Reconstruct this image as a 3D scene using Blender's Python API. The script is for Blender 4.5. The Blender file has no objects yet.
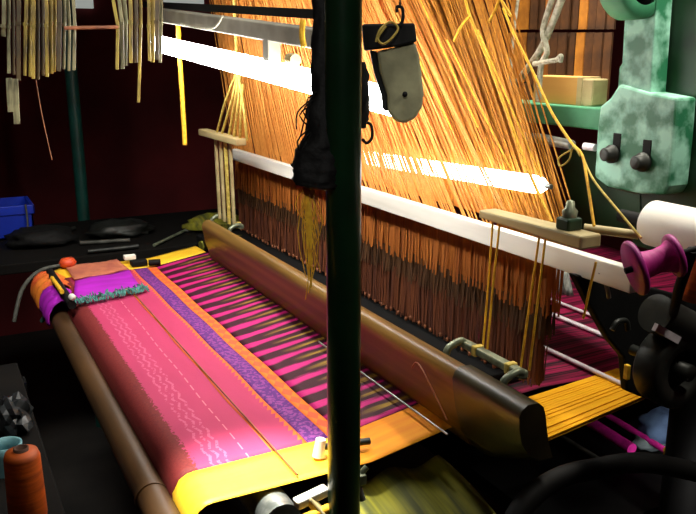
import bpy, bmesh, math, random
import numpy as np
from mathutils import Vector, Matrix
random.seed(7)
sc = bpy.context.scene
COL = sc.collection
PI = math.pi
CAMZ = 1.35            # camera height above the floor
CZ = CAMZ - 0.54       # level of the woven cloth

# ------------------------------------------------------------------ survey: sight lines -> real points
F, CX, CY = 800.0, 348.0, 257.0
PITCH = math.radians(14.2383); YAW = math.radians(27.4644)
HEAD = Vector((math.sin(YAW), math.cos(YAW), 0))
FW = HEAD * math.cos(PITCH) + Vector((0, 0, -math.sin(PITCH)))
RT = Vector((math.cos(YAW), -math.sin(YAW), 0))
UP = RT.cross(FW)
O = Vector((0, 0, CAMZ))
def ray(u, v): return FW + RT * ((u - CX) / F) + UP * ((CY - v) / F)
def pz(u, v, z): d = ray(u, v); return O + d * ((z - CAMZ) / d.z)
def px(u, v, x): d = ray(u, v); return O + d * (x / d.x)
def py(u, v, y): d = ray(u, v); return O + d * (y / d.y)
def pd(u, v, d): return O + ray(u, v) * d

# ------------------------------------------------------------------ materials
def nt(name):
    m = bpy.data.materials.new(name); m.use_nodes = True
    t = m.node_tree; b = t.nodes['Principled BSDF']
    return m, t, b
def lin(c):
    c = c / 255.0
    return c / 12.92 if c <= 0.04045 else ((c + 0.055) / 1.055) ** 2.4
def rgb(r, g, b): return (lin(r), lin(g), lin(b), 1)
def mat(name, c1, c2=None, rough=0.6, metal=0.0, scale=30, bump=0.0, stretch=(1, 1, 1), detail=4, lo=0.35, hi=0.65, spec=0.5, bscale=None, sheen=0):
    m, t, b = nt(name)
    b.inputs['Roughness'].default_value = rough
    b.inputs['Metallic'].default_value = metal
    b.inputs['Specular IOR Level'].default_value = spec
    if sheen: b.inputs['Sheen Weight'].default_value = sheen
    c2 = c2 or tuple(x * 0.75 for x in c1[:3]) + (1,)
    tc = t.nodes.new('ShaderNodeTexCoord'); mp = t.nodes.new('ShaderNodeMapping')
    mp.inputs['Scale'].default_value = stretch
    t.links.new(tc.outputs['Object'], mp.inputs['Vector'])
    n = t.nodes.new('ShaderNodeTexNoise'); n.inputs['Scale'].default_value = scale; n.inputs['Detail'].default_value = detail
    t.links.new(mp.outputs['Vector'], n.inputs['Vector'])
    r = t.nodes.new('ShaderNodeValToRGB')
    r.color_ramp.elements[0].position = lo; r.color_ramp.elements[0].color = c1
    r.color_ramp.elements[1].position = hi; r.color_ramp.elements[1].color = c2
    t.links.new(n.outputs['Fac'], r.inputs['Fac']); t.links.new(r.outputs['Color'], b.inputs['Base Color'])
    if bump:
        n2 = n
        if bscale:
            n2 = t.nodes.new('ShaderNodeTexNoise'); n2.inputs['Scale'].default_value = bscale
            t.links.new(mp.outputs['Vector'], n2.inputs['Vector'])
        bp = t.nodes.new('ShaderNodeBump'); bp.inputs['Strength'].default_value = bump; bp.inputs['Distance'].default_value = 0.003
        t.links.new(n2.outputs['Fac'], bp.inputs['Height']); t.links.new(bp.outputs['Normal'], b.inputs['Normal'])
    return m
def emit(name, col, s):
    m, t, b = nt(name)
    b.inputs['Base Color'].default_value = (0.9, 0.9, 0.9, 1)
    b.inputs['Emission Color'].default_value = col; b.inputs['Emission Strength'].default_value = s
    return m

M = {}
M['wall'] = mat('maroon_plaster', rgb(120, 34, 38), rgb(92, 24, 28), 0.9, scale=3, bump=.2)
M['paleglow'] = emit('glowing_pale_panel', (.80, .88, .80, 1), .35)  # faint emission added so the pale strip shows on the dark wall
M['floor'] = mat('dark_concrete', rgb(48, 44, 40), rgb(30, 28, 26), 0.85, scale=5)
M['ceil'] = mat('sooty_ceiling', rgb(60, 56, 50), rgb(44, 40, 36), 0.9, scale=4)
M['palewall'] = mat('pale_limewash', rgb(205, 210, 200), rgb(170, 175, 165), 0.9, scale=6)
M['pole'] = mat('dark_green_gloss_paint', rgb(8, 42, 20), rgb(6, 32, 15), 0.3, scale=20, bump=.05)
M['bluegreen'] = mat('blue_green_paint', rgb(18, 74, 66), rgb(12, 54, 46), 0.45, scale=15, bump=.1)
M['green'] = mat('worn_green_paint', rgb(34, 104, 70), rgb(150, 205, 182), 0.5, scale=24, bump=.3, lo=.42, hi=.60, detail=9)
M['greenplain'] = mat('green_machine_paint', rgb(52, 122, 84), rgb(76, 150, 110), 0.5, scale=18, bump=.2)
M['greendark'] = mat('deep_green_paint', rgb(16, 58, 28), rgb(10, 40, 20), 0.5, scale=18, bump=.15)
M['black'] = mat('black_iron', rgb(14, 14, 14), rgb(8, 8, 8), 0.7, scale=25, bump=.2, spec=.2)
M['darkiron'] = mat('dark_grey_iron', rgb(48, 50, 46), rgb(28, 30, 28), 0.45, scale=25, bump=.2, metal=.4)
M['steel'] = mat('worn_steel', rgb(190, 195, 190), rgb(120, 126, 122), 0.35, metal=.8, scale=40, bump=.1)
M['bracket'] = mat('grey_green_metal', rgb(150, 158, 130), rgb(96, 104, 86), 0.4, metal=.45, scale=40, bump=.15)
M['grey'] = mat('grey_sheet_metal', rgb(150, 146, 132), rgb(116, 112, 100), 0.6, scale=14, bump=.05)
M['tube'] = emit('tube_glass', (1.0, 0.985, 0.94, 1), 32.0)
M['tube2'] = emit('rear_tube_glass', (1.0, 0.98, 0.93, 1), 8.0)
M['white'] = mat('white_board', rgb(238, 236, 226), rgb(205, 202, 190), 0.5, scale=20, stretch=(1, .1, 1))
M['palewood'] = mat('pale_wood', rgb(196, 180, 130), rgb(146, 128, 84), 0.6, scale=18, stretch=(1, .12, 1), bump=.2)
M['paper'] = mat('white_paper', rgb(245, 243, 236), rgb(232, 228, 218), 0.7, scale=10)
M['tan'] = mat('tan_wood', rgb(222, 172, 92), rgb(196, 140, 66), 0.6, scale=10, stretch=(1, .2, 1))
M['sley'] = mat('brown_varnished_wood', rgb(128, 98, 48), rgb(92, 66, 30), 0.34, spec=.3, scale=14, stretch=(3, .12, 3), bump=.08)
M['olive_iron'] = mat('olive_painted_iron', rgb(58, 52, 30), rgb(38, 34, 20), 0.4, scale=20, bump=.15)
M['roller'] = mat('brown_iron_pipe', rgb(92, 64, 36), rgb(62, 44, 26), 0.45, scale=12, stretch=(1, .3, 1), bump=.15)
M['slat'] = mat('bamboo', rgb(162, 138, 54), rgb(80, 66, 26), 0.65, scale=30, stretch=(3, 3, .3), bump=.2)
M['slat2'] = mat('bamboo_grey', rgb(140, 134, 98), rgb(70, 66, 44), 0.65, scale=30, stretch=(3, 3, .3), bump=.2)
M['slat3'] = mat('bamboo_brown', rgb(84, 66, 34), rgb(44, 34, 18), 0.65, scale=30, stretch=(3, 3, .3), bump=.2)
M['rod'] = mat('reddish_wood', rgb(150, 90, 52), rgb(110, 62, 36), 0.6, scale=20)
M['cordgold'] = mat('golden_cord', rgb(240, 190, 40), rgb(214, 152, 24), 0.7, scale=120)
M['cordyel'] = mat('straw_cord', rgb(214, 190, 96), rgb(170, 146, 60), 0.8, scale=120)
M['cordgrey'] = mat('grey_rope', rgb(188, 184, 164), rgb(130, 126, 106), 0.85, scale=120, bump=.4)
M['black_cloth'] = mat('black_rag', rgb(18, 18, 17), rgb(5, 5, 5), 0.7, scale=60, bump=1.0, spec=.25)
M['leather'] = mat('grey_leather', rgb(156, 154, 118), rgb(118, 116, 86), 0.7, scale=30, bump=.25, detail=6)
M['blue'] = mat('blue_plastic', rgb(20, 60, 200), rgb(16, 46, 170), 0.4, scale=8)
M['orange_thread'] = mat('orange_thread', rgb(206, 92, 14), rgb(160, 66, 8), 0.6, scale=160, stretch=(.1, .1, 1), bump=.4)
M['cardtube'] = mat('brown_card', rgb(96, 60, 36), rgb(70, 42, 26), 0.8)
M['paleblue'] = mat('pale_blue_plastic', rgb(120, 170, 176), rgb(90, 140, 150), 0.4)
M['foil'] = mat('crumpled_grey_plastic', rgb(44, 48, 50), rgb(10, 11, 12), 0.35, scale=40, bump=.8)
M['magenta'] = mat('magenta_thread', rgb(226, 50, 168), rgb(176, 30, 126), 0.55, scale=160, stretch=(1, .1, .1), bump=.4)
M['magplastic'] = mat('magenta_plastic', rgb(176, 40, 140), rgb(140, 28, 112), 0.4)
M['pinkrod'] = mat('bright_pink_cloth', rgb(236, 40, 170), rgb(200, 24, 140), 0.6, scale=60)
M['jean'] = mat('faded_blue_cloth', rgb(92, 120, 160), rgb(46, 64, 104), 0.85, scale=28, bump=.5)
M['greyblue'] = mat('grey_blue_cloth', rgb(120, 134, 138), rgb(80, 92, 98), 0.85, scale=28, bump=.5)
M['olive'] = mat('olive_yellow_cloth', rgb(140, 136, 26), rgb(70, 74, 22), 0.75, scale=22, stretch=(3, .12, 1), detail=3)
M['wood_dark'] = mat('dark_table_wood', rgb(18, 15, 12), rgb(10, 9, 8), 0.85, spec=.15, scale=10, stretch=(.2, 1, 1))
M['scrapgrey'] = mat('dull_grey_scrap', rgb(96, 96, 88), rgb(56, 56, 50), 0.6, scale=30, bump=.3)
M['violetcloth'] = mat('magenta_violet_cloth', rgb(176, 20, 190), rgb(150, 12, 160), 0.7, scale=30, stretch=(.3, 1, 1), bump=.25)
M['tancloth'] = mat('dusty_orange_cloth', rgb(190, 112, 80), rgb(160, 84, 66), 0.8, scale=30, bump=.2)
M['teal'] = mat('teal_thread_fringe', rgb(70, 140, 130), rgb(24, 40, 40), 0.8, scale=90, bump=.5)
M['orangecloth'] = mat('orange_cloth', rgb(226, 130, 30), rgb(200, 80, 30), 0.75, scale=20, bump=.2)
M['harn1'] = mat('orange_harness_cord', rgb(232, 164, 76), rgb(212, 132, 50), 0.7, scale=12, stretch=(8, 14, .5), lo=.3, hi=.7)
M['harn2'] = mat('amber_harness_cord', rgb(224, 142, 56), rgb(198, 110, 36), 0.7, scale=12, stretch=(8, 14, .5), lo=.3, hi=.7)
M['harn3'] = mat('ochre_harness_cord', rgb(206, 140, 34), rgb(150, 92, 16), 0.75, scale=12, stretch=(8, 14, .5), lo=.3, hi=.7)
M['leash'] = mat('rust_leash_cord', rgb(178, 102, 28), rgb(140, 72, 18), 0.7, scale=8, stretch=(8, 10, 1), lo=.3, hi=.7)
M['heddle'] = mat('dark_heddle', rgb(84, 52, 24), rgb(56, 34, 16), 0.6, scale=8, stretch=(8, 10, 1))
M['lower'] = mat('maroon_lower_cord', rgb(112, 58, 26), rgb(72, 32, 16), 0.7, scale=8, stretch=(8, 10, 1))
M['lease'] = mat('white_glazed_rod', rgb(235, 228, 232), rgb(200, 190, 200), 0.25)
M['ragwhite'] = mat('white_striped_rag', rgb(190, 196, 190), rgb(110, 116, 112), 0.8, scale=40, stretch=(4, 4, .3))
M['redclay'] = mat('orange_red_plastic', rgb(226, 84, 40), rgb(200, 66, 30), 0.5)

# --- woven patterns (all in the cloth's own coordinates: x across the beam, y along the weft)
def cloth_mat(name, base, alt, fn, rough=.65):
    m, t, b = nt(name); b.inputs['Roughness'].default_value = rough
    b.inputs['Specular IOR Level'].default_value = .25
    tc = t.nodes.new('ShaderNodeTexCoord'); s = t.nodes.new('ShaderNodeSeparateXYZ')
    t.links.new(tc.outputs['Object'], s.inputs[0])
    def mth(op, a, b_=None, c=None):
        n = t.nodes.new('ShaderNodeMath'); n.operation = op
        for i, v in enumerate((a, b_, c)):
            if v is None: continue
            if isinstance(v, (int, float)): n.inputs[i].default_value = v
            else: t.links.new(v, n.inputs[i])
        return n.outputs[0]
    def noise(scale, stretch=(1, 1, 1), detail=3):
        mp = t.nodes.new('ShaderNodeMapping'); mp.inputs['Scale'].default_value = stretch
        t.links.new(tc.outputs['Object'], mp.inputs['Vector'])
        n = t.nodes.new('ShaderNodeTexNoise'); n.inputs['Scale'].default_value = scale; n.inputs['Detail'].default_value = detail
        t.links.new(mp.outputs['Vector'], n.inputs['Vector']); return n.outputs['Fac']
    def mix(f, a, b_):
        n = t.nodes.new('ShaderNodeMix'); n.data_type = 'RGBA'
        ins = [i for i in n.inputs if i.enabled]
        f_in, a_in, b_in = n.inputs[0], n.inputs[6], n.inputs[7]
        for sock, v in ((f_in, f), (a_in, a), (b_in, b_)):
            if isinstance(v, (int, float, tuple)): sock.default_value = v
            else: t.links.new(v, sock)
        return n.outputs[2]
    col = fn(s.outputs[0], s.outputs[1], mth, noise, mix, base, alt)
    t.links.new(col, b.inputs['Base Color'])
    # weave bump
    w = noise(900, (1, 1, 1), 1)
    bp = t.nodes.new('ShaderNodeBump'); bp.inputs['Strength'].default_value = .25; bp.inputs['Distance'].default_value = .001
    t.links.new(w, bp.inputs['Height']); t.links.new(bp.outputs['Normal'], b.inputs['Normal'])
    return m
def between(mth, v, a, b_): return mth('MULTIPLY', mth('GREATER_THAN', v, a), mth('LESS_THAN', v, b_))
def f_pink(x, y, mth, noise, mix, base, alt):
    # little woven figures in rows, dashes near the rod, a brown figured border by the roller
    zig = mth('ABSOLUTE', mth('SUBTRACT', mth('FRACT', mth('MULTIPLY', y, 26)), .5))
    d1 = mth('ABSOLUTE', mth('SUBTRACT', mth('FRACT', mth('ADD', mth('MULTIPLY', x, 90), zig)), .5))
    fig = mth('MULTIPLY', mth('LESS_THAN', d1, .2), between(mth, x, .288, .318))
    fig = mth('MULTIPLY', fig, mth('GREATER_THAN', noise(160), .45))
    dash = mth('MULTIPLY', between(mth, x, .3405, .3425), mth('GREATER_THAN', mth('FRACT', mth('MULTIPLY', y, 30)), .35))
    c = mix(noise(40, (1, .25, 1)), base, alt)
    c = mix(mth('MULTIPLY', fig, .28), c, rgb(232, 140, 170))
    c = mix(mth('MULTIPLY', dash, .45), c, rgb(244, 160, 170))
    br = mth('GREATER_THAN', mth('ADD', mth('MULTIPLY', mth('SUBTRACT', .272, x), 40), noise(220, (1, .8, 1), 4)), .62)
    c = mix(mth('MULTIPLY', br, .9), c, mix(noise(260), rgb(72, 16, 16), rgb(126, 48, 28)))
    ln = between(mth, x, .3755, .3785)
    c = mix(ln, c, rgb(226, 120, 40))
    ln2 = between(mth, x, .420, .43)
    tooth = mth('LESS_THAN', mth('SUBTRACT', x, .420), mth('MULTIPLY', mth('FRACT', mth('MULTIPLY', y, 60)), .008))
    c = mix(mth('MULTIPLY', ln2, mth('SUBTRACT', 1, tooth)), c, rgb(232, 108, 44))
    return c
def f_violet(x, y, mth, noise, mix, base, alt):
    c = mix(mth('GREATER_THAN', noise(170, (1, 1, 1), 2), .52), base, alt)
    return c
def f_orange(x, y, mth, noise, mix, base, alt):
    z = mth('FRACT', mth('MULTIPLY', y, 30))
    tooth = mth('LESS_THAN', mth('ABSOLUTE', mth('SUBTRACT', x, .476)), mth('MULTIPLY', mth('ABSOLUTE', mth('SUBTRACT', z, .5)), .02))
    return mix(mth('MULTIPLY', tooth, .7), base, alt)
def f_yellow(x, y, mth, noise, mix, base, alt):
    return mix(noise(70, (.2, 3, 1)), base, alt)
def f_warp(x, y, mth, noise, mix, base, alt):
    # grouped warp ends: magenta wedges between dark ones, olive flecks near the reed
    n = noise(26, (.5, 2, 1)); n2 = noise(140, (.12, 4, 1))
    fr = mth('FRACT', mth('ADD', mth('MULTIPLY', y, 20), mth('ADD', mth('MULTIPLY', n, .35), mth('MULTIPLY', n2, .2))))
    tri = mth('MULTIPLY', mth('ABSOLUTE', mth('SUBTRACT', fr, .5)), 2)
    wid = mth('MULTIPLY_ADD', mth('SUBTRACT', x, .487), -2.2, .55)
    mg = mth('MULTIPLY', mth('SUBTRACT', wid, tri), 5)
    n_ = mg.node; n_.use_clamp = True
    c = mix(mg, rgb(52, 12, 26), mix(n2, base, alt))
    ol = mth('MULTIPLY', mth('SUBTRACT', tri, .72), 5); ol.node.use_clamp = True
    oe = mth('MULTIPLY', mth('SUBTRACT', x, .53), 22); oe.node.use_clamp = True
    c = mix(mth('MULTIPLY', mth('MULTIPLY', ol, oe), mth('MULTIPLY', n2, 1.3)), c, rgb(168, 132, 36))
    return c
M['c_pink'] = cloth_mat('pink_brocade', rgb(182, 58, 100), rgb(166, 48, 88), f_pink)
M['c_violet'] = cloth_mat('violet_brocade', rgb(86, 34, 112), rgb(136, 62, 136), f_violet)
M['c_orange'] = cloth_mat('orange_zigzag', rgb(232, 116, 40), rgb(206, 70, 60), f_orange)
M['c_yellow'] = cloth_mat('yellow_silk', rgb(252, 208, 60), rgb(248, 188, 34), f_yellow, .4)
M['c_warp'] = cloth_mat('figured_warp', rgb(206, 36, 128), rgb(160, 22, 88), f_warp)
M['w_mag'] = cloth_mat('dark_magenta_warp', rgb(150, 20, 70), rgb(20, 4, 12), lambda x, y, mth, noise, mix, a, b: mix(mth('MULTIPLY_ADD', noise(50, (.06, 3, 1), 6), 4.0, -1.5), a, b))
M['w_yel'] = cloth_mat('golden_warp', rgb(246, 188, 20), rgb(216, 140, 14), lambda x, y, mth, noise, mix, a, b: mix(noise(60, (.1, 5, 1)), a, b))
M['w_org'] = cloth_mat('orange_gold_warp', rgb(246, 176, 24), rgb(222, 100, 22), lambda x, y, mth, noise, mix, a, b: mix(noise(26, (.25, 3, 1)), a, b))

# ------------------------------------------------------------------ mesh building
class MB:
    def __init__(s): s.v, s.f, s.sm = [], [], []
    def add(s, verts, faces, smooth=False):
        k = len(s.v); s.v += [Vector(p) for p in verts]
        s.f += [[i + k for i in f] for f in faces]; s.sm += [smooth] * len(faces)
        return s
    def box(s, lo, hi, rot=None, c=None):
        x0, y0, z0 = lo; x1, y1, z1 = hi
        vs = [Vector((x, y, z)) for x in (x0, x1) for y in (y0, y1) for z in (z0, z1)]
        if rot is not None:
            c = Vector(c) if c is not None else (Vector(lo) + Vector(hi)) / 2
            vs = [c + rot @ (p - c) for p in vs]
        return s.add(vs, [(0, 1, 3, 2), (4, 6, 7, 5), (0, 4, 5, 1), (2, 3, 7, 6), (0, 2, 6, 4), (1, 5, 7, 3)])
    def bar(s, a, b, w, h, up=(0, 0, 1), w2=None, h2=None):
        a, b = Vector(a), Vector(b); d = (b - a).normalized()
        sd = d.cross(Vector(up)).normalized(); u = sd.cross(d)
        w2 = w2 or w; h2 = h2 or h
        vs = []
        for p, ww, hh in ((a, w, h), (b, w2, h2)):
            for i, j in ((-1, -1), (1, -1), (1, 1), (-1, 1)): vs.append(p + sd * i * ww / 2 + u * j * hh / 2)
        return s.add(vs, [(3, 2, 1, 0), (4, 5, 6, 7), (0, 1, 5, 4), (1, 2, 6, 5), (2, 3, 7, 6), (3, 0, 4, 7)])
    def tube(s, pts, r, n=8, smooth=True, caps=True):
        pts = [Vector(p) for p in pts]; N = len(pts)
        rs = r if isinstance(r, (list, tuple)) else [r] * N
        t0 = (pts[1] - pts[0]).normalized()
        ref = Vector((0, 0, 1)) if abs(t0.z) < .9 else Vector((1, 0, 0))
        nrm = t0.cross(ref).normalized(); vs = []
        for i, p in enumerate(pts):
            t = (pts[min(i + 1, N - 1)] - pts[max(i - 1, 0)]).normalized()
            nrm = (nrm - t * nrm.dot(t)).normalized(); bn = t.cross(nrm)
            for k in range(n):
                a = 2 * PI * k / n
                vs.append(p + (nrm * math.cos(a) + bn * math.sin(a)) * rs[i])
        fs = []
        for i in range(N - 1):
            for k in range(n):
                fs.append((i * n + k, i * n + (k + 1) % n, (i + 1) * n + (k + 1) % n, (i + 1) * n + k))
        s.add(vs, fs, smooth)
        if caps:
            s.add(vs[:n][::-1], [tuple(range(n))]); s.add(vs[-n:], [tuple(range(n))])
        return s
    def lathe(s, prof, origin, axis, n=32, smooth=True):
        # prof: (distance along axis, radius)
        o = Vector(origin); ax = Vector(axis).normalized()
        ref = Vector((0, 0, 1)) if abs(ax.z) < .9 else Vector((1, 0, 0))
        e1 = ax.cross(ref).normalized(); e2 = ax.cross(e1)
        vs, fs = [], []
        for d, r in prof:
            for k in range(n):
                a = 2 * PI * k / n; vs.append(o + ax * d + (e1 * math.cos(a) + e2 * math.sin(a)) * max(r, 1e-5))
        for i in range(len(prof) - 1):
            for k in range(n):
                fs.append((i * n + k, i * n + (k + 1) % n, (i + 1) * n + (k + 1) % n, (i + 1) * n + k))
        return s.add(vs, fs, smooth)
    def prism(s, poly, off):
        poly = [Vector(p) for p in poly]; off = Vector(off); n = len(poly)
        vs = poly + [p + off for p in poly]
        fs = [tuple(range(n)), tuple(range(2 * n - 1, n - 1, -1))]
        fs += [(i + n, (i + 1) % n + n, (i + 1) % n, i) for i in range(n)]
        return s.add(vs, fs)
    def grid(s, fn, nu, nv, smooth=True):
        vs = [fn(i / nu, j / nv) for i in range(nu + 1) for j in range(nv + 1)]
        w = nv + 1
        fs = [(i * w + j, (i + 1) * w + j, (i + 1) * w + j + 1, i * w + j + 1) for i in range(nu) for j in range(nv)]
        return s.add(vs, fs, smooth)
    def build(s, name, m, parent=None, base=None, bevel=0, solid=0, sub=0):
        me = bpy.data.meshes.new(name)
        b = Vector(base) if base is not None else (Vector(parent['_b']) if parent is not None and '_b' in parent else Vector((0, 0, 0)))
        me.from_pydata([tuple(p - b) for p in s.v], [], s.f)
        me.polygons.foreach_set('use_smooth', s.sm); me.update()
        bm = bmesh.new(); bm.from_mesh(me)
        bmesh.ops.recalc_face_normals(bm, faces=bm.faces); bm.to_mesh(me); bm.free()
        me.materials.append(m)
        o = bpy.data.objects.new(name, me); COL.objects.link(o)
        if parent is not None:
            o.parent = parent; o['_b'] = list(b)
        else:
            o.location = b; o['_b'] = list(b)
        if solid:
            md = o.modifiers.new('solid', 'SOLIDIFY'); md.thickness = solid; md.offset = -1
        if bevel:
            md = o.modifiers.new('bevel', 'BEVEL'); md.width = bevel; md.segments = 2; md.limit_method = 'ANGLE'
        if sub:
            md = o.modifiers.new('sub', 'SUBSURF'); md.levels = sub; md.render_levels = sub
        return o
def tag(o, label, cat, group=None, kind=None):
    o['label'] = label; o['category'] = cat
    if group: o['group'] = group
    if kind: o['kind'] = kind
    return o
def thing(name, base, label, cat, group=None, kind=None):
    o = bpy.data.objects.new(name, None); COL.objects.link(o); o.location = base; o.empty_display_size = .05
    o['_b'] = list(base)
    return tag(o, label, cat, group, kind)
def struct(o): o['kind'] = 'structure'; return o
def smooth_pts(pts, n=6):
    pts = [Vector(p) for p in pts]; out = []
    for i in range(len(pts) - 1):
        p0 = pts[max(i - 1, 0)]; p1 = pts[i]; p2 = pts[i + 1]; p3 = pts[min(i + 2, len(pts) - 1)]
        for k in range(n):
            t = k / n
            out.append(.5 * ((2 * p1) + (p2 - p0) * t + (2 * p0 - 5 * p1 + 4 * p2 - p3) * t * t + (3 * p1 - p0 - 3 * p2 + p3) * t ** 3))
    out.append(pts[-1]); return out
def V(*a): return Vector(a)
def jit(s): return random.uniform(-s, s)

# ================================================================== THE SETTING
ZC = CZ
struct(MB().box((-1.6, -1.2, -.1), (3.4, 4.2, 0)).build('floor', M['floor']))
struct(MB().box((-1.6, -1.2, 2.75), (3.4, 4.2, 2.85)).build('ceiling', M['ceil']))
struct(MB().box((-1.7, 4.1, 0), (3.5, 4.2, 2.75)).build('wall_back', M['wall']))
struct(MB().box((-1.7, -1.3, 0), (-1.6, 4.1, 2.75)).build('wall_left', M['wall']))
struct(MB().box((3.4, -1.3, 0), (3.5, 4.1, 2.75)).build('wall_right', M['wall']))
struct(MB().box((-1.6, -1.3, 0), (3.4, -1.2, 2.75)).build('wall_front', M['wall']))
# pale strip high on the back wall behind the lamp, given an added faint glow
for k, (u0, u1) in enumerate(((74, 93), (163, 203))):
    a = py(u0, 8, 4.09); b = py(u1, 9, 4.09)
    struct(MB().box((a.x, 4.07, a.z), (b.x, 4.1, a.z + .28)).build('pale_panel_%d' % (k + 1), M['paleglow']))

# ================================================================== CLOTH
ROLX = .217
def cloth_z(x, y):
    # flat between roller and fell, rising gently towards the shed
    z = ZC
    if x > .487: z += (x - .487) * .16
    if x < .262:
        t = (.262 - x) / .03
        z -= .03 * (1 - math.sqrt(max(0, 1 - min(t, 1) ** 2)))
    return z + .0012 * math.sin(y * 23 + x * 9)
def strip(x0, x1, y0, y1, nu, nv, drop=False, lift=0):
    m = MB()
    xs = [x0 + (x1 - x0) * i / nu for i in range(nu + 1)]
    prof = [(x, None) for x in xs]
    if drop: prof = [(.2335 + .012, -.14), (.2325 + .004, -.09), (.232, -.05)] + prof
    vs, w = [], nv + 1
    for x, dz in prof:
        for j in range(nv + 1):
            y = y0 + (y1 - y0) * j / nv
            z = ZC + dz if dz is not None else cloth_z(x, y)
            vs.append((x, y, z + lift))
    fs = [(i * w + j, (i + 1) * w + j, (i + 1) * w + j + 1, i * w + j + 1) for i in range(len(prof) - 1) for j in range(nv)]
    return m.add(vs, fs, True)
YN0, YN1, YF0, YF1 = .866, .953, 2.03, 2.125
FELL = .487
ct = thing('woven_cloth', (0, 0, 0), 'pink and violet brocade cloth stretched across the loom with bright yellow edges', 'cloth')
strip(.2325, .43, YN1, YF0, 30, 60, True).build('pink_field', M['c_pink'], ct, solid=.001)
strip(.43, .464, YN1, YF0, 4, 60).build('violet_band', M['c_violet'], ct, solid=.001)['label'] = 'violet figured band across the pink cloth'
strip(.464, FELL, YN1, YF0, 3, 60).build('orange_edging', M['c_orange'], ct, solid=.001)['label'] = 'orange toothed line beside the violet band'
strip(FELL, .625, YN1, YF0, 10, 60).build('figured_warp', M['c_warp'], ct, solid=.001)['label'] = 'dark and magenta wedge stripes near the reed'
strip(.2325, .47, YN0, YN1, 24, 6, True).build('selvedge', M['c_yellow'], ct, solid=.001)['label'] = 'glossy yellow edge nearest the green post'
strip(.47, .635, YN0, YN1, 10, 6).build('selvedge', M['w_org'], ct, solid=.001)['label'] = 'orange-gold edge running under the sley'
strip(.2325, .625, YF0, YF1, 30, 6, True).build('selvedge', M['c_yellow'], ct, solid=.001)['label'] = 'yellow edge at the far end'

# thin temple rod on the cloth
tr = thing('temple_rod', (.378, 1.4, ZC), 'thin dark rod lying across the pink cloth beside its orange line', 'rod')
MB().tube([(.379, .872, ZC + .004), (.378, 1.3, ZC + .004), (.3775, 1.80, ZC + .004)], .0014, 8).build('rod', M['rod'], tr)
MB().box((.362, 1.80, ZC + .002), (.394, 1.825, ZC + .011)).build('end_block', M['tan'], tr, bevel=.003)

# folded magenta cloth at far end
fc = thing('folded_cloth', (.33, 1.95, ZC), 'small magenta cloth folded over the far corner of the pink cloth', 'cloth')
def patch(p, n=14, lift=.004, amp=.002):
    A, B, C, D = [Vector(q) for q in p]
    def fn(u, v):
        q = (A * (1 - u) + B * u) * (1 - v) + (D * (1 - u) + C * u) * v
        zz = cloth_z(max(q.x, .233), q.y) + lift + amp * math.sin(u * 9 + v * 5) * .5 + amp * random.random() * .6
        return Vector((q.x, q.y, zz))
    return MB().grid(fn, n, n)
z = ZC + .004
patch([pz(74, 300, z), pz(143, 290, z), pz(129, 270, z), pz(75, 280, z)]).build('magenta_panel', M['violetcloth'], fc, solid=.003)
patch([pz(74, 280, z), pz(129, 270, z), pz(117, 261, z), pz(66, 268, z)]).build('rust_panel', M['tancloth'], fc, solid=.003)['label'] = 'dusty orange half of the fold'
m = MB()
A, B = pz(70, 306, z), pz(147, 291, z)
for i in range(70):
    t = i / 69; p = A.lerp(B, t)
    q = p + V(jit(.008), .02 + jit(.012), .006 + random.random() * .008)
    m.tube([p + V(jit(.006), -.012 + jit(.008), .004), p + V(0, 0, .009 + random.random() * .005), q], .0016, 5)
m.build('fringe', M['teal'], fc)['label'] = 'dark teal thread fringe'

# orange and magenta bundle hanging over the roller's far end
bd = thing('cloth_bundle', (.2, 2.0, ZC - .03), 'orange and magenta cloth end drooping over the far end of the roller', 'cloth')
def hump(y0, y1, r, amp):
    def fn(u, v):
        a = math.radians(15 + 190 * u); y = y0 + (y1 - y0) * v
        rr = r + amp * math.sin(v * 17 + u * 6) + jit(.001)
        return Vector((.225 - .0 + rr * math.cos(a), y, ZC - .03 + rr * math.sin(a)))
    return MB().grid(fn, 16, 16)
hump(1.80, 1.93, .040, .003).build('magenta_fold', M['violetcloth'], bd, solid=.003)
hump(1.93, 2.06, .043, .004).build('orange_fold', M['orangecloth'], bd, solid=.003)
ty = tag(MB().tube(smooth_pts([pd(42, 321, 2.12), pd(52, 308, 2.08), pd(68, 302, 2.02), pd(72, 308, 1.98), pd(80, 309, 1.95)]), .006, 8).build('thread_hank', M['teal'], base=pd(60, 308, 2.05)), 'dull teal yarn hank at the roller end under the magenta fold', 'yarn')
gc = tag(MB().tube(smooth_pts([pd(14, 322, 2.1), pd(22, 290, 2.12), pd(38, 272, 2.13), pd(58, 266, 2.14), pd(76, 265, 2.13)]), .0055, 8).build('cable', M['scrapgrey'], base=pd(40, 280, 2.25)), 'dull grey cable bent around the far cloth bundle', 'cable')
m = MB().lathe([(0, 0), (0, .018), (.01, .022), (.02, .016), (.022, 0)], pz(68, 266, ZC + .006), (0, 0, 1), 16)
tag(m.build('bottle_cap', M['redclay'], base=pz(68, 266, ZC + .006)), 'small orange-red cap beside the far cloth bundle', 'cap')
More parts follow.
